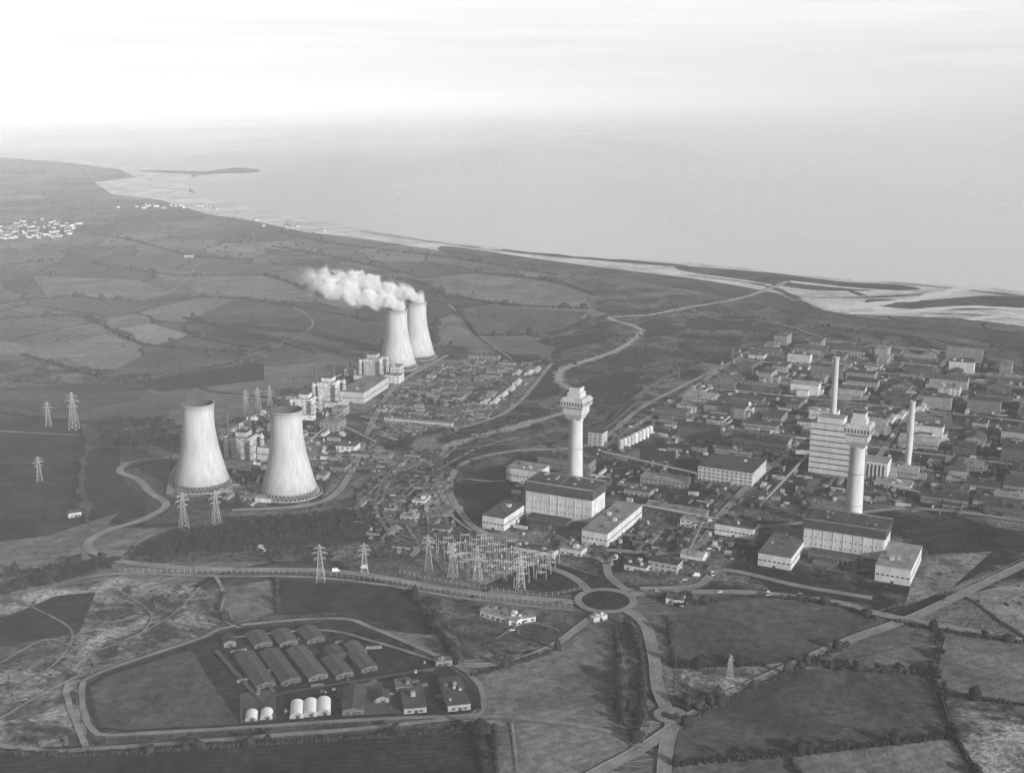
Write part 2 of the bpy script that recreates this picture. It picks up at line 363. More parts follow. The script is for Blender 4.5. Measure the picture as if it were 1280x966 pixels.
road('road',[(545,822),(580,833),(640,828),(692,808),(730,780),(752,764)],5.5,z=next(rz))
road('road',[(-60,925),(60,940),(110,938),(300,924),(450,912),(608,897),(700,905),(770,918),(800,938)],4.5,M_track,z=next(rz),kerb=False)
for ln,w in [([(100,852),(82,860),(95,905),(108,935)],4),([(300,786),(276,770),(280,745),(270,722)],3),([(0,830),(60,800),(110,815),(160,800),(215,770),(250,735)],2),([(0,900),(50,870),(100,845)],2.5),([(530,690),(500,640),(520,610),(570,560)],3),([(480,650),(500,620),(545,590),(600,560),(650,548)],4),([(490,660),(480,620),(520,600)],3),([(860,385),(900,400),(960,402),(1060,430),(1180,440),(1290,470)],5),([(590,665),(560,640),(545,600)],3),([(40,760),(90,790),(70,830),(20,860)],1.6),([(640,905),(648,966)],1.5),([(620,800),(660,780),(700,790)],1.6),([(150,740),(190,770),(170,800)],1.6),([(440,640),(470,610),(500,590),(560,570)],4),([(590,530),(610,500),(660,480)],3)]:
    road('track',ln,w,M_track,z=next(rz),kerb=False)
for ln in [[(310,300),(250,330),(235,350),(180,378),(100,372),(0,382)],[(0,300),(90,330),(180,300),(300,290),(318,300),(300,325)],[(420,350),(540,345),(640,350),(760,350),(980,400)],[(200,470),(330,440),(390,400),(300,360),(230,350)],[(0,540),(110,545),(215,540)],[(560,380),(600,420),(640,450)],[(700,560),(640,600),(580,600)]]:
    road('country_lane',ln,3,M_track,z=next(rz),kerb=False)
def railway(px,gauge=1.5):
    L=resample(catmull(GP(px),False,8),5); z=next(rz); mb=MB(); ribbon(mb,L,-2.2,2.2,z,0)
    for s in (-1,1): ribbon(mb,L,s*.75-.08,s*.75+.08,z+.15,1)
    P_,N=offsets(L)
    for p,n in zip(P_,N): mb.beam((*(p-n*1.3),z+.06),(*(p+n*1.3),z+.06),.3,2)
    mb.obj('railway_siding',[M_road2,M_steel,M_wallD])
railway([(640,694),(560,684),(500,668),(478,630),(500,590),(560,565),(640,556),(740,545),(800,500)]); railway([(640,697),(560,688),(494,672),(470,632),(490,588),(540,565)]); railway([(560,318),(680,340),(800,356),(900,378),(1000,402),(1140,420),(1290,445)])
def ring(name,x,y,ri,ro,z,mat,mat2=None):
    m_=MB(); n=48
    for k in range(n):
        a,b_=2*math.pi*k/n,2*math.pi*(k+1)/n
        m_.face([(ri*math.cos(a),ri*math.sin(a),z),(ro*math.cos(a),ro*math.sin(a),z),(ro*math.cos(b_),ro*math.sin(b_),z),(ri*math.cos(b_),ri*math.sin(b_),z)],0)
        if mat2: m_.face([(0,0,z+.25),(ri*math.cos(a),ri*math.sin(a),z+.13),(ri*math.cos(b_),ri*math.sin(b_),z+.13)],1)
    m_.obj(name,[mat]+([mat2] if mat2 else []),(x,y,0))
gx,gy=G(757,752.5); ring('roundabout',gx,gy,19,25,next(rz),M_road,M_dark)
gx,gy=G(838,896); ring('roundabout',gx,gy,6,11,next(rz),M_road,M_bright)
# ---------------------------------------------------------------- generic building
def windows(mb,W_,D,z0,z1,m,sp_=4.6,ww=2.4,wh=1.4,sides='fblr',fl=3.8,z00=1.2):
    z=z0+z00
    while z+wh<z1-.3:
        for sd in sides:
            L=W_ if sd in 'fb' else D; n=int((L-1.5)/sp_)
            for i in range(n):
                c=L*(i+.5)/n; a,b_=c-ww/2,c+ww/2; e=.08
                if sd=='f': q=[(a,-e,z),(b_,-e,z),(b_,-e,z+wh),(a,-e,z+wh)]
                elif sd=='b': q=[(b_,D+e,z),(a,D+e,z),(a,D+e,z+wh),(b_,D+e,z+wh)]
                elif sd=='r': q=[(W_+e,a,z),(W_+e,b_,z),(W_+e,b_,z+wh),(W_+e,a,z+wh)]
                else: q=[(-e,b_,z),(-e,a,z),(-e,a,z+wh),(-e,b_,z+wh)]
                mb.face(q,m)
        z+=fl
def building(name,x,y,W_,D,H,th,roof='flat',wall=M_wallW,rf=M_roofD,win=True,clutter=True,parent=None,big=False,wing=False,pitch=.2):
    mb=MB()
    if roof=='flat':
        mb.box(0,W_,0,D,0,H,0); mb.box(-.3,W_+.3,-.3,D+.3,H+.003,H+.7,1 if random.random()<.7 else 0,top=1)
        if clutter:
            for _ in range(random.randint(2,6)):
                a=random.uniform(.1,.7)*W_; c=random.uniform(.1,.7)*D; s=random.uniform(1.2,min(4,.2*W_+1)); mb.box(a,a+s,c,c+s,H+.7,H+.7+random.uniform(1,3),random.choice([0,3]),)
            if W_>26 and random.random()<.5: mb.box(W_*.15,W_*.85,D*.42,D*.58,H+.71,H+2.4,1)
    elif roof=='gable':
        mb.box(0,W_,0,D,0,H,0); r=H+W_*pitch
        if W_<=D:
            mb.face([(0,-.002,H),(W_,-.002,H),(W_/2,-.002,r)],0); mb.face([(W_,D,H),(0,D,H),(W_/2,D,r)],0)
            mb.face([(-.4,-.4,H-.1),(W_/2,-.4,r+.05),(W_/2,D+.4,r+.05),(-.4,D+.4,H-.1)][::-1],1); mb.face([(W_+.4,-.4,H-.1),(W_+.4,D+.4,H-.1),(W_/2,D+.4,r+.05),(W_/2,-.4,r+.05)],1)
            if D>20:
                for q in range(int(D/9)): mb.box(W_/2-.5,W_/2+.5,q*9+3,q*9+5,r-.2,r+.7,3)
        else:
            r=H+D*pitch
            mb.face([(0,0,H),(0,D/2,r),(0,D,H)],0); mb.face([(W_,0,H),(W_,D,H),(W_,D/2,r)],0)
            mb.face([(-.4,-.4,H-.1),(W_+.4,-.4,H-.1),(W_+.4,D/2,r+.05),(-.4,D/2,r+.05)],1); mb.face([(-.4,D+.4,H-.1),(-.4,D/2,r+.05),(W_+.4,D/2,r+.05),(W_+.4,D+.4,H-.1)],1)
    elif roof=='saw':
        mb.box(0,W_,0,D,0,H,0); n=max(2,int(D/9)); s=D/n
        for i in range(n):
            y0=i*s; mb.face([(0,y0,H+.01),(W_,y0,H+.01),(W_,y0+s,H+3),(0,y0+s,H+3)],1); mb.face([(0,y0+s,H+3),(W_,y0+s,H+3),(W_,y0+s,H),(0,y0+s,H)],2); mb.face([(0,y0,H),(0,y0+s,H+3),(0,y0+s,H)],0); mb.face([(W_,y0,H),(W_,y0+s,H),(W_,y0+s,H+3)],0)
    elif roof=='arch':
        n=10; R=W_/2; prev=None
        for k in range(n+1):
            a=math.pi*k/n; p=(R-R*math.cos(a),H+R*.75*math.sin(a))
            if prev: mb.face([(prev[0],0,prev[1]),(prev[0],D,prev[1]),(p[0],D,p[1]),(p[0],0,p[1])],1)
            prev=p
        mb.face([(0,0,0),(W_,0,0)]+[(R-R*math.cos(a),0,H+R*.75*math.sin(a)) for a in [math.pi*(n-k)/n for k in range(n+1)]],0)
        mb.face([(W_,D,0),(0,D,0)]+[(R-R*math.cos(a),D,H+R*.75*math.sin(a)) for a in [math.pi*k/n for k in range(n+1)]],0)
        mb.face([(0,D,0),(0,0,0),(0,0,H),(0,D,H)],0); mb.face([(W_,0,0),(W_,D,0),(W_,D,H),(W_,0,H)],0)
    if win:
        if big: windows(mb,W_,D,H*.42,H*.42+3.2,2,3.4,2.4,1.3,z00=.3)
        else: windows(mb,W_,D,0,H,2)
    if wing:
        a=W_*random.uniform(.1,.5); mb.box(a,a+W_*.4,-random.uniform(5,10),-.15,0,H*.6,0,top=1); mb.box(W_+.01,W_+random.uniform(4,9),D*.2,D*.7,0,H*random.uniform(.4,.8),0,top=1)
        if random.random()<.5: mb.lathe([(.7,0),(.5,H+random.uniform(6,16))],8,3,W_*.8,D+2)
    dw=min(2.5,W_*.3); mb.face([(W_*.45,-.1,0),(W_*.45+dw,-.1,0),(W_*.45+dw,-.1,2.6),(W_*.45,-.1,2.6)],2)
    return mb.obj(name,[wall,rf,M_glass,M_dsteel],(x,y,0),-math.radians(th),parent)
def BP(name,px,py,wpx,D,H,th,**k):
    x,y=G(px,py); return building(name,x,y,wpx*MPP(px,py)/math.cos(math.radians(th)),D,H,th,**k)
TW,TC=26.5,14
# ---------------------------------------------------------------- reactor piles
def pile(A,wpx,ht_top,stack,stop,galw):
    x,y=G(*A); th=math.radians(TW); Wd=wpx*MPP(*A)/math.cos(th); H=HT(A[0],A[1],ht_top)
    e=empty('reactor_pile_building',(x,y,0),-th)
    mb=MB(); D=32; hb=H*.76
    mb.box(0,Wd,0,D,0,hb,0)
    n=8
    for i in range(1,n): mb.box(Wd*i/n-.25,Wd*i/n+.25,-.3,-.003,0,hb-.1,0)
    for j in range(1,4): mb.box(.1,Wd-.1,-.15,-.004,hb*j/4-.15,hb*j/4+.15,0)
    for i in range(1,4): mb.box(Wd+.004,Wd+.3,D*i/4-.25,D*i/4+.25,0,hb-.1,0)
    for i in range(n*2):
        for j in (1,2):
            c=Wd*(i+.5)/n/2; z=hb*(j+.6)/4; mb.face([(c-.6,-.05,z),(c+.6,-.05,z),(c+.6,-.05,z+1.0),(c-.6,-.05,z+1.0)],2)
    mb.obj('walls',[M_pile,M_roofD,M_glass],parent=e)
    mb=MB(); mb.box(-1.0,Wd+1.0,-1.0,D+1.0,hb+.01,H,0); mb.box(-1.0,Wd+1.0,-1.0,-.2,H+.01,H+1,1); mb.box(-1.0,Wd+1.0,D+.2,D+1.0,H+.01,H+1,1)
    mb.box(2,Wd*.5,4,D-4,H+.01,H+2.0,0)
    for _ in range(9):
        a=random.uniform(3,Wd-6); c=random.uniform(3,24); mb.box(a,a+2.2,c,c+2,H+2.02,H+3.4,1)
    mb.obj('roof',[M_band,M_wallG],parent=e)
    mb=MB(); mb.box(Wd*.12,Wd*.72,-15,-.5,0,8,0,top=1); mb.box(Wd*.2,Wd*.5,-22,-15.1,0,5,0,top=1); mb.box(Wd*.76,Wd*.95,-10,-.5,0,6,0,top=1)
    for i in range(9): mb.box(Wd*.14+i*4.2,Wd*.14+i*4.2+2.2,-15.15,-15.01,1.5,6,2)
    mb.obj('lower_annexe',[M_wallD,M_roofD,M_glass],parent=e)
    sx,sy=G(*stack); Hs=HT(stack[0],stack[1],stop); g=galw*MPP(*stack)/2*.98
    c=empty('filter_gallery_chimney',(sx,sy,0),-th)
    zt=Hs-27
    mb=MB(); mb.lathe([(8.4,0),(8.0,20),(7.4,50),(6.8,zt-8),(7.0,zt-7),(7.0,zt-1)],40,0,cap=False)
    mb.obj('shaft',[M_stackc],parent=c,smooth=True)
    mb=MB()
    def ringsq(r,z): return [(-r,-r,z),(r,-r,z),(r,r,z),(-r,r,z)]
    prof=[(6.4,zt-5),(g*.78,zt+1),(g*.8,zt+7),(g*.98,zt+8.5),(g*1.0,zt+15),(g*.9,zt+15.1),(g*.9,zt+17),(g*.56,zt+17.1),(g*.56,zt+22),(g*.46,zt+22.1),(g*.46,Hs)]
    for r,z in prof: mb.v+=ringsq(r,z)
    for j in range(len(prof)-1):
        for k in range(4): mb.f.append([4*j+k,4*j+(k+1)%4,4*j+4+(k+1)%4,4*j+4+k]); mb.m.append(0)
    mb.f.append([4*(len(prof)-1)+k for k in range(4)]); mb.m.append(1)
    for k in range(8):
        a=-g*.85+k*g*.243
        for sgn in (-1,1):
            q=g+.06
            mb.box(a-.6,a+.6,*((-q,-g*.99) if sgn<0 else (g*.99,q)),zt+10,zt+13.5,1)
            mb.box(*((-q,-g*.99) if sgn<0 else (g*.99,q)),a-.6,a+.6,zt+10,zt+13.5,1)
    mb.obj('filter_gallery',[M_stackc,M_band],parent=c)
    mb=MB()
    for z in (30,60): mb.lathe([(7.9,z-.2),(7.9,z+.2)],32,0,cap=False)
    mb.beam((8.4,0,0),(7.1,0,zt-6),.6,0)
    mb.obj('ladder_rings',[M_dsteel],parent=c)
M_pile=solid('pile_wall_panels',.48,.8,.18,.12,.5)
pile((657,648),80,601,(719,632),483,31)
pile((1003,692),87,648,(1065,668),515,33)
BP('blower_house',603,660,27,48,13,TW,rf=M_roofD,big=True,wall=M_pile)
BP('blower_house',727,679,31,88,13,TW,rf=M_roofL,big=True,wall=M_pile)
BP('blower_house',947,707,37,75,12,TW,rf=M_roofL,big=True,wall=M_pile)
BP('blower_house',1093,726,38,62,14,TW,rf=M_roofL,big=True,wall=M_pile)
BP('office_block',640,690,50,12,6,TW)
BP('workshop',633,601,40,26,15,TW,rf=M_roofL,big=True)
BP('workshop',672,584,62,20,12,TW,wall=M_wallG,big=True)
BP('office_block',735,557,17,16,16,TW,clutter=False)
BP('chemical_plant',872,600,62,55,15,TW,rf=M_roofD,wall=M_wallW)
BP('workshop',915,560,60,30,13,TW,wall=M_wallG,big=True)
x,y=G(1010,590); mb=MB(); wd=64*MPP(1010,590); H=HT(1010,590,528)
mb.box(0,wd,0,30,0,H,0,top=1)
for j in range(1,9): mb.box(.5,wd-.5,-.3,-.004,H*j/9-.5,H*j/9+.5,2); mb.box(wd+.004,wd+.3,.5,29.5,H*j/9-.5,H*j/9+.5,2)
mb.box(wd*.1,wd*.6,5,24,H+.01,H+6,0,top=1); mb.box(wd+.4,wd+26,4,30,0,H*.35,0,top=1)
for k in range(6): mb.box(wd+1+k*4,wd+3+k*4,3.9,3.99,2,H*.3,2)
mb.obj('separation_plant',[M_pile,M_roofL,M_glass],(x,y,0),-math.radians(TW))
def stack(name,px,py,pt,r,mat=M_concL):
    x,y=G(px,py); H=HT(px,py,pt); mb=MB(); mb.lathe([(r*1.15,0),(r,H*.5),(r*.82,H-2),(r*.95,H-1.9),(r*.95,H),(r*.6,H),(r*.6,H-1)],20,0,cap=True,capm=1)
    mb.obj(name,[mat,M_in],(x,y,0))
stack('ventilation_stack',1039,552,446,3.6,M_stackc); stack('ventilation_stack',1134,590,501,3.4,M_stackc)
for a,b_,c,r in [(285,548,515,1.6),(313,545,508,1.6),(395,482,455,1.5),(418,480,452,1.5),(453,445,424,1.5),(477,440,425,1.5),(363,492,470,1.5),(616,449,440,1.5),(915,455,434,1.4),(848,474,460,1.2),(337,505,475,1.3),(372,498,474,1.4),(438,468,446,1.4),(299,560,530,1.3),(345,530,505,1.3),(408,495,472,1.3),(462,460,440,1.3)]:
    stack('boiler_flue',a,b_,c,r,M_dsteel)
for i in range(9):
    x,y=G(776+i*4.6,562-i*2.2); mb=MB(); mb.lathe([(3.2,0),(3.2,11),(2.0,12.2),(.4,12.6)],20,0); mb.beam((3.3,0,0),(3.3,0,12),.4,1); mb.obj('storage_silo',[M_wallW,M_dsteel],(x,y,0))
for i in range(4):
    BP('storehouse',1106+i*13,530-i*5,8,26,7,TW,roof='gable',wall=M_wallW,rf=M_roofL,win=False)
# ---------------------------------------------------------------- Windscale works
res=[(719,640,75),(1050,680,95),(1036,585,48),(895,590,48),(1075,640,45),(795,555,28),(1125,525,32),(1134,590,10),(700,580,60),(940,560,28)]
resw=[(*G(a,b_),r) for a,b_,r in res]
def okres(x,y,m_=0): return all((x-a)**2+(y-b_)**2>(r+m_)**2 for a,b_,r in resw)
reg=GP([(745,560),(800,520),(870,478),(935,436),(1000,424),(1180,440),(1330,462),(1350,660),(1230,645),(1110,610),(1000,592),(905,600),(860,560),(800,572)])
th=math.radians(TW); e1=np.array([math.cos(th),-math.sin(th)]); e2=np.array([math.sin(th),math.cos(th)]); o=np.array(G(760,640))
cu,cv=58,40
for i in range(-13,25):
    for j in range(-9,38):
        if (j%5==3): continue
        c=o+e1*i*cu+e2*j*cv+e1*random.uniform(-6,6)+e2*random.uniform(-3,3)
        if not inpoly(c[0],c[1],reg) or not okres(*c,12): continue
        if random.random()<.08: continue
        r=random.random()
        if r<.28: W_,D=random.uniform(15,24),random.uniform(28,36)
        elif r<.85: W_,D=random.uniform(34,54),random.uniform(13,25)
        else: W_,D=random.uniform(20,30),random.uniform(18,28)
        H=random.choice([5,5,6,7,8,9,11,14,17])
        rt=random.choices(['flat','gable','saw'],[.66,.12,.22])[0]
        building(random.choice(['workshop','storehouse','laboratory','process_building']),c[0]-e1[0]*W_/2,c[1]-e1[1]*W_/2,W_,D,H,TW,roof=rt,wall=random.choice([M_wallW,M_wallG,M_wallG,M_wallG,M_wallD]),rf=random.choice([M_roofL,M_roofD,M_roofD]),win=H<12,big=random.random()<.65,wing=random.random()<.5)
for j in range(-2,37,5):
    L=[o+e1*i*cu*.5+e2*((j+.5)*cv) for i in range(-30,54)]
    L=[p for p in L if inpoly(p[0],p[1],reg)]
    if len(L)>4: road('works_road',[tuple(p) for p in L],7,M_road,next(rz),world=True,smooth=False)
for i in (-7,-2,3,8,13,18):
    L=[o+e1*((i+.5)*cu)+e2*j*cv*.5 for j in range(-16,74)]
    L=[p for p in L if inpoly(p[0],p[1],reg)]
    if len(L)>4: road('works_road',[tuple(p) for p in L],6,M_road,next(rz),world=True,smooth=False)
road('works_road',[(700,690),(760,690),(860,690),(905,640),(945,600),(985,568)],6,M_road,next(rz))
road('works_road',[(800,738),(870,735),(905,715),(1000,735),(1090,750)],6,M_road,next(rz))
road('works_road',[(905,640),(960,660),(1100,640),(1180,640),(1290,655)],6,M_road,next(rz))
def clutter(name,poly,n,th,smax=4,hmax=3,mats=(M_wallG,M_dsteel,M_wallD),res_=True):
    P_=GP(poly); xs=[p[0] for p in P_]; ys=[p[1] for p in P_]; mb=MB(); k=0;tr=0
    while k<n and tr<n*20:
        tr+=1
        x=random.uniform(min(xs),max(xs)); y=random.uniform(min(ys),max(ys))
        if not inpoly(x,y,P_) or (res_ and not okres(x,y,-15)): continue
        k+=1; a=random.uniform(1,smax); b_=random.uniform(1,smax); h=random.uniform(.8,hmax); t0=math.radians(-th)+(random.choice([0,0,0,.3]))
        if random.random()<.25: a*=4
        elif random.random()<.2: b_*=5
        i=len(mb.v); ca,sa=math.cos(t0),math.sin(t0)
        if random.random()<.12: mb.lathe([(a*.3,0),(a*.3,h),(a*.1,h*1.2)],10,random.randrange(3),x,y); continue
        mb.box(-a/2,a/2,-b_/2,b_/2,.6,.7+h,random.randrange(3))
        for q in range(i,len(mb.v)):
            vx,vy,vz=mb.v[q]; mb.v[q]=(x+vx*ca-vy*sa,y+vx*sa+vy*ca,vz)
    return mb.obj(name,list(mats))
clutter('yard_plant_and_stores',[(640,600),(745,560),(930,436),(1300,462),(1300,650),(1100,640),(900,700),(640,690)],1700,TW,4.5,4,mats=(M_wallG,M_wallW,M_wallD))
clutter('yard_plant_and_stores',[(660,655),(900,650),(940,700),(860,735),(740,700)],200,TW,4,3,res_=False)
for a,b_,c,d,h in [(1150,628,50,22,8),(1215,636,50,22,9),(1262,600,30,30,10),(1205,612,36,20,7),(1250,555,26,30,16),(1180,585,40,18,8)]:
    BP('process_building',a,b_,c,d,h,TW,wall=M_wallG,rf=random.choice([M_roofL,M_roofD]),big=True,wing=True)
BP('gatehouse',810,712,34,14,8,TW); BP('canteen',700,692,26,12,6,TW,rf=M_roofL); BP('office_block',780,712,26,16,5,TW); BP('garage',850,700,26,14,6,TW,roof='gable',rf=M_roofL)
BP('office_block',805,640,70,14,7,TW,wall=M_wallG,rf=M_roofL);BP('garage',850,658,50,12,7,TW,rf=M_roofL);BP('workshop',893,668,44,18,10,TW,big=True);BP('workshop',800,604,52,18,8,TW,wall=M_wallG,rf=M_roofL);BP('storehouse',780,618,30,14,6,TW,wall=M_wallG)
def pipebridge(a,b_,h=7):
    a=G(*a);b_=G(*b_); mb=MB(); n=int(math.dist(a,b_)/9)
    for k in range(n+1):
        f=k/n; x=a[0]+(b_[0]-a[0])*f;y=a[1]+(b_[1]-a[1])*f
        for s in (-1.5,1.5): mb.beam((x,y+s,0),(x,y+s,h),.45,0)
        mb.beam((x,y-2,h),(x,y+2,h),.45,0)
    for s in (-1.2,0,1.2): mb.beam((a[0],a[1]+s,h+.7),(b_[0],b_[1]+s,h+.7),.9,1)
    mb.obj('pipe_bridge',[M_dsteel,M_steel])
pipebridge((802,640),(950,668)); pipebridge((752,572),(870,600)); pipebridge((950,640),(1010,575)); pipebridge((1090,610),(1180,632)); pipebridge((860,700),(880,655)); pipebridge((330,610),(430,520)); pipebridge((430,540),(470,560))
a=G(1165,432);b_=G(1300,470); mb=MB()
for k in range(34):
    f=k/33;x=a[0]+(b_[0]-a[0])*f;y=a[1]+(b_[1]-a[1])*f; mb.box(x-1.2,x+1.2,y-2,y+2,0,6)
mb.beam((a[0],a[1],6.6),(b_[0],b_[1],6.6),2.2); mb.obj('railway_viaduct',[M_wallG])
# ---------------------------------------------------------------- cooling towers
m,t,b,co=newmat('tower_shell_concrete')
n1=t.noise(t.mapping(co,(1,1,.1)),.3,6,.65); n2=t.noise(co,.03,3)
sx=t.new('ShaderNodeSeparateXYZ'); t.l.new(co,sx.inputs[0])
lift=t.math('FRACT',t.math('MULTIPLY',sx.outputs[2],.42)); ln=t.mr(lift,0,.12,.92,1)
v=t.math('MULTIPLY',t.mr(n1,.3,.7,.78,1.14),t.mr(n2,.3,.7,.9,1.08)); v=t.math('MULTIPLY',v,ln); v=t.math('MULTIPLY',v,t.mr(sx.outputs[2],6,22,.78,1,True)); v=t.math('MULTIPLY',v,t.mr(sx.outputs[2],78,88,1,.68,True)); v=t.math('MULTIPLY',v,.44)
t.l.new(v,b.inputs['Base Color']); b.inputs['Roughness'].default_value=.95; b.inputs['Specular IOR Level'].default_value=.1
M_tower=m
def cooling():
    e=[]; mb=MB(); rr=lambda z: math.sqrt(15.9**2+.1226*(z-72)**2)
    prof=[(rr(6),6)]+[(rr(z),z) for z in range(8,88,3)]+[(rr(86.5),86.5),(rr(87)+.7,86.7),(rr(88)+.7,88),(rr(88)-.5,88.0)]
    mb.lathe(prof,72,0,cap=False)
    e.append(('shell',mb.mesh('cooling_tower_shell',[M_tower],True)))
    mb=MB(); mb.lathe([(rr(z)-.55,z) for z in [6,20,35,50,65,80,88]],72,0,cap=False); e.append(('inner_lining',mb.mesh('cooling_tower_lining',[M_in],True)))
    mb=MB(); n=44; r0=rr(0)+1
    for k in range(n):
        a=2*math.pi*k/n
        for d in (-.5,.5):
            b_=a+d*2*math.pi/n; mb.beam((r0*math.cos(a),r0*math.sin(a),0),(rr(6)*math.cos(b_),rr(6)*math.sin(b_),6.2),.5,0)
    mb.lathe([(rr(6)+.3,5.8),(rr(6)+.3,6.6),(rr(7)-.2,6.8)],72,0,cap=False)
    e.append(('raking_columns',mb.mesh('cooling_tower_columns',[M_wallG])))
    mb=MB(); mb.lathe([(r0+2.5,0),(r0+2.5,1.6),(r0+1.8,1.6),(r0+1.8,1.0)],72,0,cap=True,capm=1); mb.lathe([(22,1.1),(22,5.5)],40,1,cap=True)
    e.append(('basin',mb.mesh('cooling_tower_basin',[M_wallG,M_in])))
    return e
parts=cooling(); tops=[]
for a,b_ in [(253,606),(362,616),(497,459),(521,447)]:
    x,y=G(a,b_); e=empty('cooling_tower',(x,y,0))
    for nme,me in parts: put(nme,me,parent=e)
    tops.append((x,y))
def steam(x,y,L,rise,ang,r0=13,r1=26):
    mb=MB(); mb.box(-20,L,-30,30,-6,rise+34)
    m=bpy.data.materials.new('steam'); m.use_nodes=True; nt_=m.node_tree; nt_.nodes.remove(nt_.nodes['Principled BSDF']); t=NT(nt_)
    co=t.new('ShaderNodeTexCoord').outputs['Object']; s=t.new('ShaderNodeSeparateXYZ'); t.l.new(co,s.inputs[0]); X,Y,Z=s.outputs
    f=t.mr(X,0,L,0,1)
    zc=t.math('ADD',t.math('MULTIPLY',t.math('POWER',f,.6),rise),4); r=t.math('MULTIPLY_ADD',f,r1-r0,c=r0)
    dz=t.math('SUBTRACT',Z,zc); d=t.math('SQRT',t.math('ADD',t.math('MULTIPLY',Y,Y),t.math('MULTIPLY',dz,dz)))
    d=t.math('DIVIDE',d,r)
    nz=t.noise(co,.05,4,.62,.3)
    q=t.math('SUBTRACT',t.math('ADD',1.1,t.math('MULTIPLY',t.math('SUBTRACT',nz,.5),3.6)),t.math('MULTIPLY',d,1.15))
    q=t.math('SUBTRACT',q,t.math('MULTIPLY',t.math('POWER',f,2.0),.6))
    q=t.mr(q,0.0,.6,0,1,True); q=t.math('MULTIPLY',q,t.mr(X,-16,-6,0,1,True)); q=t.math('MULTIPLY',q,t.mr(f,.6,1,1,0,True))
    q=t.math('MULTIPLY',q,t.mr(f,0,1,.2,.025))
    vs=t.new('ShaderNodeVolumeScatter'); t.l.new(q,vs.inputs['Density']); vs.inputs['Color'].default_value=(1,1,1,1); vs.inputs['Anisotropy'].default_value=-.5
    t.l.new(vs.outputs[0],nt_.nodes['Material Output'].inputs['Volume'])
    mb.obj('steam_plume',[m],(x,y,89),ang)
steam(*tops[2],145,28,math.radians(176)); steam(*tops[3],195,38,math.radians(174))
# ---------------------------------------------------------------- Calder Hall
def reactor(px,py,wpx,H):
    x,y=G(px,py); w=wpx*MPP(px,py); e=empty('reactor_building',(x,y,0),-math.radians(TC))
    mb=MB(); mb.box(0,w*.7,0,w*.7,0,H,0,top=1); mb.box(w*.13,w*.57,w*.13,w*.57,H+.01,H+5,0,top=1); windows(mb,w*.7,w*.7,H*.3,H,2,5,1.6,1.2,fl=6)
    mb.v=[(a+w*.15,b_+w*.15,c) for a,b_,c in mb.v]
    mb.obj('reactor_hall',[M_wallW,M_roofD,M_glass],parent=e)
    mb=MB()
    for cx in (.0,1.0):
        for cy in (.05,.95):
            X,Y=cx*w,cy*w; mb.lathe([(2.6,4),(2.6,H*.85),(1.4,H*.95),(.3,H)],16,0,X,Y)
            for a in (-4,4):
                for b_ in (-4,4): mb.beam((X+a,Y+b_,0),(X+a,Y+b_,H*.8),.4,1)
            for z in (H*.25,H*.5,H*.8):
                for a,b_,c,d in ((-4,-4,4,-4),(4,-4,4,4),(4,4,-4,4),(-4,4,-4,-4)): mb.beam((X+a,Y+b_,z),(X+c,Y+d,z),.4,1)
            mb.beam((X,Y,H*.9),(w*.5,Y*.6+w*.2,H*.9),2.0,0)
    mb.obj('heat_exchangers',[M_steel,M_dsteel],parent=e)
    mb=MB(); mb.box(-6,w+6,-9,-2,0,7,0,top=1); mb.box(w*.2,w*.7,-16,-9.1,0,5,0,top=1); mb.obj('blower_annexe',[M_wallW,M_roofL],parent=e)
reactor(283,580,34,30); reactor(364,522,28,24); reactor(392,506,30,30); reactor(450,474,27,30)
BP('turbine_hall',424,503,32,95,15,TC,rf=M_roofL,big=True); BP('turbine_hall',322,575,26,70,15,TC,rf=M_roofL,big=True)
for a,b_,c,d,h in [(400,540,24,25,12),(378,500,14,20,16),(335,540,20,25,10),(445,495,16,20,12),(480,480,20,20,12),(415,520,16,18,10),(488,470,12,18,14),(350,508,14,22,9),(430,470,16,22,10),(340,575,10,16,9),(476,462,10,14,9),(585,449,38,16,7),(412,590,20,20,6),(420,565,24,18,7),(300,625,20,10,4),(395,600,12,14,5),(465,575,22,14,5),(505,572,20,12,4),(500,650,20,12,4),(515,630,16,20,4),(480,640,12,12,4),(540,665,22,10,4)]:
    BP('ancillary_building',a,b_,c,d,h,TC,rf=random.choice([M_roofL,M_roofD]),wall=random.choice([M_wallW,M_wallG,M_wallG]))
th=math.radians(TC); f1=np.array([math.cos(th),-math.sin(th)]); f2=np.array([math.sin(th),math.cos(th)]); o=np.array(G(400,600))
reg2=GP([(405,600),(430,560),(470,505),(545,455),(650,452),(600,505),(560,535),(490,550),(455,590)])
for i in range(-2,14):
    for j in range(-4,24):
        c=o+f1*i*38+f2*j*28+f1*random.uniform(-4,4)
        if j%4==0 or random.random()<.2 or not inpoly(c[0],c[1],reg2): continue
        W_,D=random.choice([(random.uniform(10,14),random.uniform(16,22)),(random.uniform(22,32),random.uniform(8,13)),(12,9)])
        building(random.choice(['store_hut','workshop','site_hut']),c[0],c[1],W_,D,random.uniform(3,5.5),TC,roof=random.choice(['gable','flat','flat','flat']),wall=random.choice([M_wallG,M_wallG,M_wallD]),rf=random.choice([M_roofL,M_roofD,M_roofD,M_roofD]),win=False)
clutter('stored_materials',[(405,600),(430,560),(470,505),(545,455),(685,452),(640,510),(575,538),(490,550),(455,590)],1400,TC,5,2,mats=(M_wallG,M_dsteel,M_roofD),res_=False)
clutter('stored_materials',[(215,600),(290,540),(340,500),(440,470),(430,560),(405,605),(320,635)],450,TC,5,4,mats=(M_wallG,M_dsteel,M_wallW),res_=False)
clutter('stored_materials',[(440,640),(470,570),(555,560),(575,640),(560,690),(470,690)],320,TC,5,2.2,res_=False)
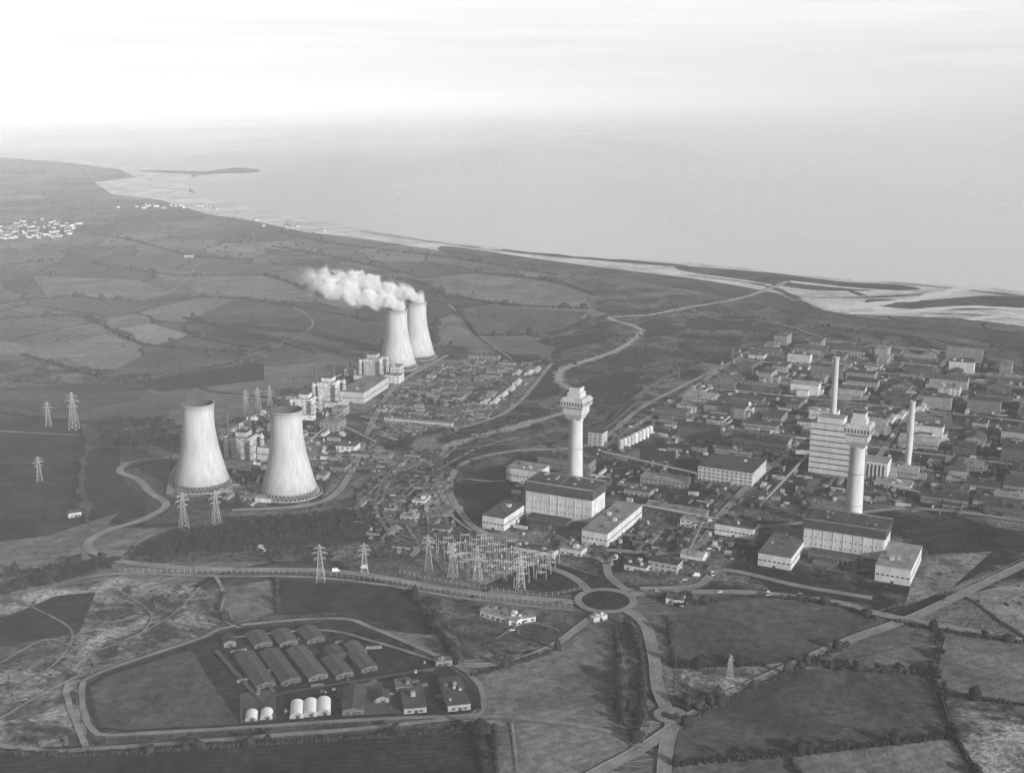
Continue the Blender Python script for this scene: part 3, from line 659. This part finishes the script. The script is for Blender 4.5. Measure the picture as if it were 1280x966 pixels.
for a,b_ in [(600,506),(612,506),(622,498),(632,490),(640,482),(655,470),(664,466),(640,470)]: BP('long_hut',a,b_,8,24,3.5,TC,roof='gable',wall=M_wallW,rf=M_wallW,win=False)
road('works_road',[(290,640),(400,630),(440,590),(470,520),(500,480),(560,445)],6,M_road,next(rz))
road('works_road',[(450,522),(510,530),(575,537)],6,M_road,next(rz)); road('works_road',[(575,537),(640,512),(690,455)],5,M_road,next(rz)); road('works_road',[(212,620),(225,580),(280,545),(340,510),(430,468)],6,M_road,next(rz))
building('perimeter_store',*G(480,527),90,6,5,TC+4,rf=M_roofL)
# ---------------------------------------------------------------- camp
for a,b_,c,d in [(320,863,26,60),(352,858,26,58),(386,853,26,56),(420,850,24,34),(452,842,22,32),(318,812,24,26),(350,810,24,26),(384,806,24,26),(414,826,20,20),(440,822,20,20)]:
    BP('barrack_hut',a,b_,c*.86,d*.9,3.4,-28,roof='gable',wall=M_wallD,rf=M_hut,pitch=.13)
for a,b_ in [(362,899),(379,897),(396,895)]: BP('nissen_hut',a,b_,17,19,1.2,-8,roof='arch',wall=M_wallG,rf=M_white,win=False)
for a,b_ in [(306,903),(325,901)]: BP('nissen_hut',a,b_,15,11,1.0,-8,roof='arch',wall=M_wallG,rf=M_white,win=False)
BP('barrack_hut',428,895,27,34,4,-6,roof='gable',wall=M_wallD,rf=M_roofD,pitch=.13); BP('mess_hall',505,893,28,30,4,-10,wall=M_wallG,rf=M_roofD); BP('mess_hall',495,868,20,12,5,-10,wall=M_wallG,rf=M_roofL); BP('barrack_hut',560,890,28,40,4,-12,wall=M_wallG,rf=M_roofD); BP('guardroom',545,834,20,8,3.5,-12,wall=M_wallG,rf=M_roofL);BP('store_hut',470,880,16,10,4,-8,roof='gable',wall=M_wallG,rf=M_roofD);BP('store_hut',280,810,14,14,4,-20,roof='gable',wall=M_wallG,rf=M_roofD)
sheet('parade_ground',[(420,860),(500,850),(535,890),(430,896)],.9,M_road2); sheet('yard',[(300,868),(345,862),(345,900),(300,905)],.9,M_road2)
road('camp_road',[(270,815),(330,880),(350,870),(470,850),(560,835)],3,M_road2,next(rz),kerb=False); road('camp_road',[(285,800),(400,790),(470,805),(550,830)],3,M_track,next(rz),kerb=False)
clutter('camp_stores',[(290,800),(420,790),(560,840),(590,880),(440,890),(320,900)],60,-8,3,2,res_=False)
BP('reception_building',600,770,46,12,5,TW+8,rf=M_roofL); BP('reception_building',636,782,34,10,4,-20,rf=M_roofL); BP('bus_shelter',742,778,18,5,3,-30,rf=M_wallW,win=False)
def house(px,py,w=9,d=7,h=5,th=10,name='house'):
    x,y=G(px,py); building(name,x,y,w,d,h,th,roof='gable',wall=M_wallW,rf=M_roofD,pitch=.3)
house(832,755,14,9,5.5,20); house(86,648,12,8,5,-30,'farmhouse'); house(230,322,22,12,6,0,'farmhouse')
mb=MB()
def vh(x,y,w,d,h,a):
    i=len(mb.v); mb.box(0,w,0,d,0,h,0); mb.face([(-.3,-.3,h),(w+.3,-.3,h),(w+.3,d/2,h+3),(-.3,d/2,h+3)],1); mb.face([(-.3,d+.3,h),(-.3,d/2,h+3),(w+.3,d/2,h+3),(w+.3,d+.3,h)],1); mb.face([(0,0,h),(0,d/2,h+3),(0,d,h)],0); mb.face([(w,0,h),(w,d,h),(w,d/2,h+3)],0)
    for q in range(i,len(mb.v)):
        vx,vy,vz=mb.v[q]; mb.v[q]=(x+vx*math.cos(a)-vy*math.sin(a),y+vx*math.sin(a)+vy*math.cos(a),vz)
for poly,n in [([(-40,285),(20,278),(60,275),(100,280),(85,297),(20,300),(-40,300)],130),([(138,259),(200,256),(290,258),(270,263),(150,262)],28),([(280,268),(350,278),(450,292),(440,296),(330,284)],8)]:
    P_=GP(poly); xs=[p[0] for p in P_]; ys=[p[1] for p in P_];k=0
    while k<n:
        x=random.uniform(min(xs),max(xs));y=random.uniform(min(ys),max(ys))
        if inpoly(x,y,P_): k+=1; vh(x,y,random.uniform(8,16),random.uniform(8,10),random.uniform(5,6.5),random.choice([.2,1.7,.5]))
mb.obj('distant_village',[solid('village_walls',.40,.8,.5,.02),M_roofD])
# ---------------------------------------------------------------- pylons
def pylon_mesh(H=42):
    mb=MB(); W0=4.2; f=lambda z: W0*(1-z/H)*.9+.55
    lv=[0,7,13,18.5,23.5,28,32,36,39,H]
    for s in (-1,1):
        for q in (-1,1):
            for a,b_ in zip(lv,lv[1:]): mb.beam((s*f(a),q*f(a),a),(s*f(b_),q*f(b_),b_),.3)
    for a,b_ in zip(lv,lv[1:]):
        for s in (-1,1):
            mb.beam((-f(a),s*f(a),a),(f(b_),s*f(b_),b_),.15); mb.beam((f(a),s*f(a),a),(-f(b_),s*f(b_),b_),.15)
            mb.beam((s*f(a),-f(a),a),(s*f(b_),f(b_),b_),.15); mb.beam((s*f(a),f(a),a),(s*f(b_),-f(b_),b_),.15)
    for z,l in ((26,6.0),(32,8.0),(37.5,5.5)):
        for s in (-1,1):
            for q in (-1,1): mb.beam((s*f(z),q*f(z),z),(s*l,0,z+.3),.22); mb.beam((s*f(z+2),q*f(z+2),z+2.2),(s*l,0,z+.3),.2)
            mb.beam((s*l,0,z+.2),(s*l,0,z-2.2),.25)
    return mb.mesh('pylon_lattice',[M_steel])
pm=pylon_mesh()
for a,b_,c in [(230,660,615),(271,655,612),(401,727,680),(456,718,678),(536,712,668),(566,722,678),(597,726,682),(651,738,692),(61,533,502),(93,537,490),(50,602,570),(912,856,818),(308,516,487),(323,512,484),(338,512,482)]:
    x,y=G(a,b_); H=HT(a,b_,c); put('electricity_pylon',pm,(x,y,0),random.uniform(-.4,.9),scale=H/42)
mb=MB(); P_=GP([(540,692),(600,680),(715,704),(655,738),(565,718)]); o=np.array(P_[0]); th=math.radians(20)
for i in range(-2,16):
    for j in range(-10,12):
        c=o+np.array([math.cos(th),-math.sin(th)])*i*11+np.array([math.sin(th),math.cos(th)])*j*12
        if not inpoly(c[0],c[1],P_): continue
        x,y=c; h=random.choice([6,8,10,13])
        for s in (-4.2,4.2):
            for q in (-.5,.5): mb.beam((x+s+q,y,0),(x+s,y,h),.2)
            mb.beam((x+s,y,h),(x+s,y,h+2.5),.18)
        mb.beam((x-4.6,y-.4,h),(x+4.6,y-.4,h),.22); mb.beam((x-4.6,y+.4,h-1),(x+4.6,y+.4,h-1),.2)
        for q in (-2,0,2): mb.beam((x+q,y,h),(x+q,y,h-2),.25,1)
        if random.random()<.3: mb.box(x-2,x+2,y+2,y+5,0,4,2); mb.lathe([(.5,4),(.3,6.5)],8,1,x,y+3.5)
mb.obj('electrical_substation',[M_steel,M_white,M_dsteel])
def fence(px,h=2.4,step=6,mat=M_wallG,th=.16):
    L=resample(catmull(GP(px),False,6),step); mb=MB()
    for i,p in enumerate(L):
        mb.beam((p[0],p[1],0),(p[0],p[1],h+.7),th)
        if i: q=L[i-1]; [mb.beam((q[0],q[1],z+.7),(p[0],p[1],z+.7),.05) for z in (.8,h*.5,h-.1)]
    mb.obj('security_fence',[mat])
fence([(98,850),(140,832),(250,796),(290,780),(422,770),(473,784),(563,824),(601,850),(610,888),(590,899),(450,905),(300,915),(160,923),(112,920),(97,880),(98,850)])
fence([(150,715),(260,716),(380,718),(480,727),(560,742),(650,753),(715,760)],3,5,M_concL,.16); fence([(500,716),(560,730),(650,742),(690,745),(725,738)],3,5,M_concL,.16)
fence([(100,940),(300,928),(450,916),(608,903)]); fence([(240,640),(300,645),(400,640)]); fence([(790,770),(800,850),(805,900)],1.2,5)
fence([(740,966),(800,930),(815,905)],1.2,5);fence([(1090,768),(1200,735),(1290,695)],2,6)
# ---------------------------------------------------------------- vehicles
def car_mesh(name,paint,van=False):
    mb=MB()
    body=[(-2.2,.45),(-2.2,.85),(-1.5,.98),(1.0,.98),(2.1,.85),(2.2,.45)]
    for k in range(5): (x0,z0),(x1,z1)=body[k],body[k+1]; mb.face([(x0,-.85,z0),(x0,.85,z0),(x1,.85,z1),(x1,-.85,z1)],0)
    mb.face([(x,-.85,z) for x,z in body][::-1],0); mb.face([(x,.85,z) for x,z in body],0)
    cab=[(-1.6,.98),(-1.2,1.5),(.35,1.5),(1.0,.98)] if not van else [(-2.15,.9),(-2.1,2.1),(1.0,2.1),(1.5,.98)]
    for k in range(3): (x0,z0),(x1,z1)=cab[k],cab[k+1]; mb.face([(x0,-.75,z0+.002),(x0,.75,z0+.002),(x1,.75,z1),(x1,-.75,z1)],0 if k==1 else 1)
    mb.face([(x,-.75,z) for x,z in cab][::-1],0 if van else 1); mb.face([(x,.75,z) for x,z in cab],0 if van else 1)
    for x in (-1.35,1.35):
        for y in (-.8,.8):
            i=len(mb.v); mb.lathe([(.33,-.1),(.33,.1)],12,2)
            for q in range(i,len(mb.v)): a,b_,c=mb.v[q]; mb.v[q]=(x+a,y+c,.33+b_)
    return mb.mesh(name,[paint,M_glass,M_tyre])
cm=[car_mesh('car_light',M_white),car_mesh('car_dark',M_dsteel),car_mesh('car_grey',M_wallG)]; vmsh=car_mesh('van_body',M_white,True)
for a,b_ in [(322,689),(331,690),(338,691),(845,728),(850,729),(856,727),(862,729),(868,728),(800,716),(806,718),(812,719),(735,668),(742,671),(600,775),(640,790),(648,792),(820,740),(1000,745),(835,850),(560,741),(900,742),(300,713),(1180,752),(880,690),(886,688),(892,686),(700,755),(905,675),(480,872),(490,870),(520,842)]:
    x,y=G(a,b_); put('car',random.choice(cm),(x,y,1.3),random.choice([.1,.2,1.6,-.4]))
for a,b_ in [(326,687),(890,720),(870,722),(455,712),(420,716),(770,700),(960,745)]:
    x,y=G(a,b_); put('delivery_van',vmsh,(x,y,1.3),random.uniform(0,3),scale=1.5)
# ---------------------------------------------------------------- vegetation
import bmesh
bm=bmesh.new(); bmesh.ops.create_icosphere(bm,subdivisions=1,radius=1); bm.verts.ensure_lookup_table()
IV=np.array([v.co[:] for v in bm.verts]); IT=np.array([[v.index for v in f.verts] for f in bm.faces]); bm.free()
def blobs(name,pos,sx,sz):
    n=len(pos); pos=np.asarray(pos)
    V=IV[None]*(1+rng.uniform(-.45,.45,(n,len(IV),1)))*np.stack([sx,sx*rng.uniform(.7,1.2,n),sz],1)[:,None,:]
    V=V+np.concatenate([pos,(sz*.55)[:,None]],1)[:,None,:]
    T=IT[None]+(np.arange(n)*len(IV))[:,None,None]
    return put(name,npmesh(name,V.reshape(-1,3),T.reshape(-1,3),M_foli))
def hedge(px,w=1.4,h=2.0,step=2.2,gap=.06):
    L=resample(catmull(GP(px),False,6),step); n=len(L); keep=rng.random(n)>gap; L=L[keep]+rng.normal(0,.4,(keep.sum(),2)); n=len(L)
    big=(rng.random(n)<.06)*1.5+1
    blobs('hedge',L,rng.uniform(.8,1.3,n)*w*big,rng.uniform(.7,1.3,n)*h*big)
near=[[(835,772),(842,832)],[(842,835),(955,831)],[(870,756),(950,747),(1040,756),(1095,774)],[(1000,830),(1100,841),(1165,843)],[(1178,790),(1166,838),(1192,918),(1240,1000)],[(1172,868),(1280,882),(1400,900)],[(838,957),(990,944),(1190,921)],[(845,872),(872,888),(905,870)],[(618,908),(622,1000)],[(-60,926),(60,945),(300,933),(600,911)],[(1120,778),(1180,790),(1280,804)],[(850,912),(900,882),(985,842),(1060,806)],[(590,846),(640,832),(700,812)],[(300,784),(274,768),(280,742)],[(345,725),(347,766)],[(985,944),(1020,1000)]]
for l in near: hedge(l)
for l in [[(785,782),(800,820),(803,880),(792,930)],[(770,786),(774,850),(776,905)],[(600,912),(606,1000)],[(512,742),(548,790),(570,832)],[(0,722),(60,712),(150,700)]]: hedge(l,2.0,2.8,2.4)
far=[[(0,475),(100,482),(200,472),(330,450)],[(0,517),(110,530),(215,527)],[(230,398),(300,415),(390,440)],[(180,377),(260,372),(330,378),(470,402)],[(120,330),(220,345),(330,345),(400,370)],[(0,380),(80,372),(180,378)],[(30,445),(125,472)],[(340,308),(430,325),(520,345)],[(520,348),(590,342),(690,352),(740,368)],[(575,392),(597,420)],[(560,370),(640,382),(735,386)],[(100,290),(160,300),(240,320),(310,325)],[(0,332),(90,325)],[(600,420),(700,416),(740,400)],[(110,560),(100,600),(108,655)],[(0,400),(100,395),(140,413),(190,433),(243,420)],[(350,290),(420,305),(560,322),(700,345)],[(545,402),(545,430)],[(180,432),(290,440),(345,440)],[(240,398),(243,420),(345,440)],[(60,345),(180,335)],[(400,370),(440,352)],[(430,345),(520,352),(560,372)]]
for l in far: hedge(l,2.6,2.8,3.5,.08)
def scatter(name,poly,n,s0,s1):
    P_=GP(poly); xs=[p[0] for p in P_]; ys=[p[1] for p in P_]; out=[];tr=0
    while len(out)<n and tr<n*30:
        tr+=1; x=random.uniform(min(xs),max(xs));y=random.uniform(min(ys),max(ys))
        if inpoly(x,y,P_) and okres(x,y,-10): out.append((x,y))
    n=len(out); s=s0+(s1-s0)*rng.random(n)**2.5; return blobs(name,out,s,s*rng.uniform(.5,.9,n))
scatter('gorse_bushes',[(160,700),(215,660),(400,635),(470,600),(560,545),(650,520),(560,620),(540,690),(440,705)],1500,.5,2.8)
scatter('gorse_bushes',[(600,540),(690,440),(740,400),(890,372),(980,395),(850,470),(760,520),(690,545)],1000,.6,3.2)
scatter('gorse_bushes',[(0,765),(150,722),(300,760),(250,795),(100,850),(105,930),(0,930)],600,.4,1.4)
scatter('gorse_bushes',[(525,745),(735,770),(690,802),(575,825)],150,.4,1.4)
scatter('gorse_bushes',[(600,600),(1300,600),(1300,760),(1100,760),(700,700)],600,.5,2.2)
scatter('gorse_bushes',[(0,300),(400,290),(800,350),(980,400),(700,420),(400,450),(0,470)],350,1.5,4)
scatter('gorse_bushes',[(0,205),(120,210),(120,240),(300,275),(700,345),(300,320),(0,300)],350,3,7)
scatter('gorse_bushes',[(900,390),(1290,440),(1290,460),(960,425)],250,1,3.5)
def tree_mesh(seed,H=9.5):
    r=random.Random(seed); mb=MB(); mb.lathe([(.34,0),(.25,H*.25),(.16,H*.55),(.06,H*.85)],7,0)
    cl=[]
    for k in range(9):
        a=r.uniform(0,6.28); z=H*r.uniform(.25,.6); l=H*r.uniform(.2,.36); e=(math.cos(a)*l,math.sin(a)*l,z+l*r.uniform(.3,.9)); mb.beam((0,0,z),e,.16,0); cl.append((e,r.uniform(1.0,1.9)))
    cl.append(((0,0,H*.85),1.5)); cl.append(((r.uniform(-1,1),r.uniform(-1,1),H*.7),1.9))
    for (c,R) in cl:
        for _ in range(26):
            d=Vector((r.gauss(0,1),r.gauss(0,1),r.gauss(0,.8))).normalized()*R*r.uniform(.5,1.05); p=Vector(c)+d
            u=Vector((r.gauss(0,1),r.gauss(0,1),r.gauss(0,1))).normalized()*r.uniform(.35,.7); w=u.orthogonal().normalized()*r.uniform(.3,.6)
            mb.face([p+u,p+w,p-u,p-w],1)
    return mb.mesh('tree_form',[M_bark,M_foli])
tm=[tree_mesh(s) for s in range(5)]
def wood(name,poly,n,s=1):
    P_=GP(poly); xs=[p[0] for p in P_]; ys=[p[1] for p in P_]; e=empty(name,(0,0,0)); k=0
    while k<n:
        x=random.uniform(min(xs),max(xs));y=random.uniform(min(ys),max(ys))
        if inpoly(x,y,P_): k+=1; put('tree',random.choice(tm),(x,y,0),random.uniform(0,6.28),e,scale=random.uniform(.55,1.05)*s)
wood('woodland',[(110,535),(160,522),(232,535),(222,562),(130,560)],160,.9)
wood('woodland',[(160,690),(230,672),(330,652),(460,642),(470,655),(350,672),(260,692),(180,700)],230,.85)
wood('woodland',[(0,738),(60,718),(140,702),(145,712),(60,735),(0,748)],120,.8)
wood('woodland',[(485,600),(590,562),(560,600),(500,640)],50,.6)
wood('woodland',[(822,750),(870,746),(876,762),(850,764),(826,758)],22,.8)
wood('woodland',[(675,426),(750,417),(755,428),(690,436)],40,.7)
wood('woodland',[(240,440),(300,436),(330,448),(260,450)],30,.8)
for l,n in [([(784,782),(800,820),(803,880),(792,930)],24),([(1178,800),(1168,838),(1192,918)],18),([(600,915),(606,966)],12),([(770,786),(776,905)],10),([(1000,830),(1165,843)],10),([(838,957),(1190,921)],12),([(512,742),(570,832)],6),([(0,932),(300,935),(600,912)],6)]:
    L=resample(GP(l),1)
    for _ in range(n):
        p=random.choice(L); put('hedgerow_tree',random.choice(tm),(p[0]+random.gauss(0,1),p[1],0),random.uniform(0,6),scale=random.uniform(.4,.85))
# ---------------------------------------------------------------- camera
cd=bpy.data.cameras.new('camera'); cam=bpy.data.objects.new('camera',cd); S.collection.objects.link(cam); S.camera=cam
cam.location=(0,0,HC); cam.rotation_euler=(math.pi/2-P,0,0); cd.sensor_width=36; cd.lens=F/1280*36; cd.clip_start=1; cd.clip_end=250000
S.view_settings.view_transform='Standard'; S.view_settings.look='None'; S.view_settings.exposure=0
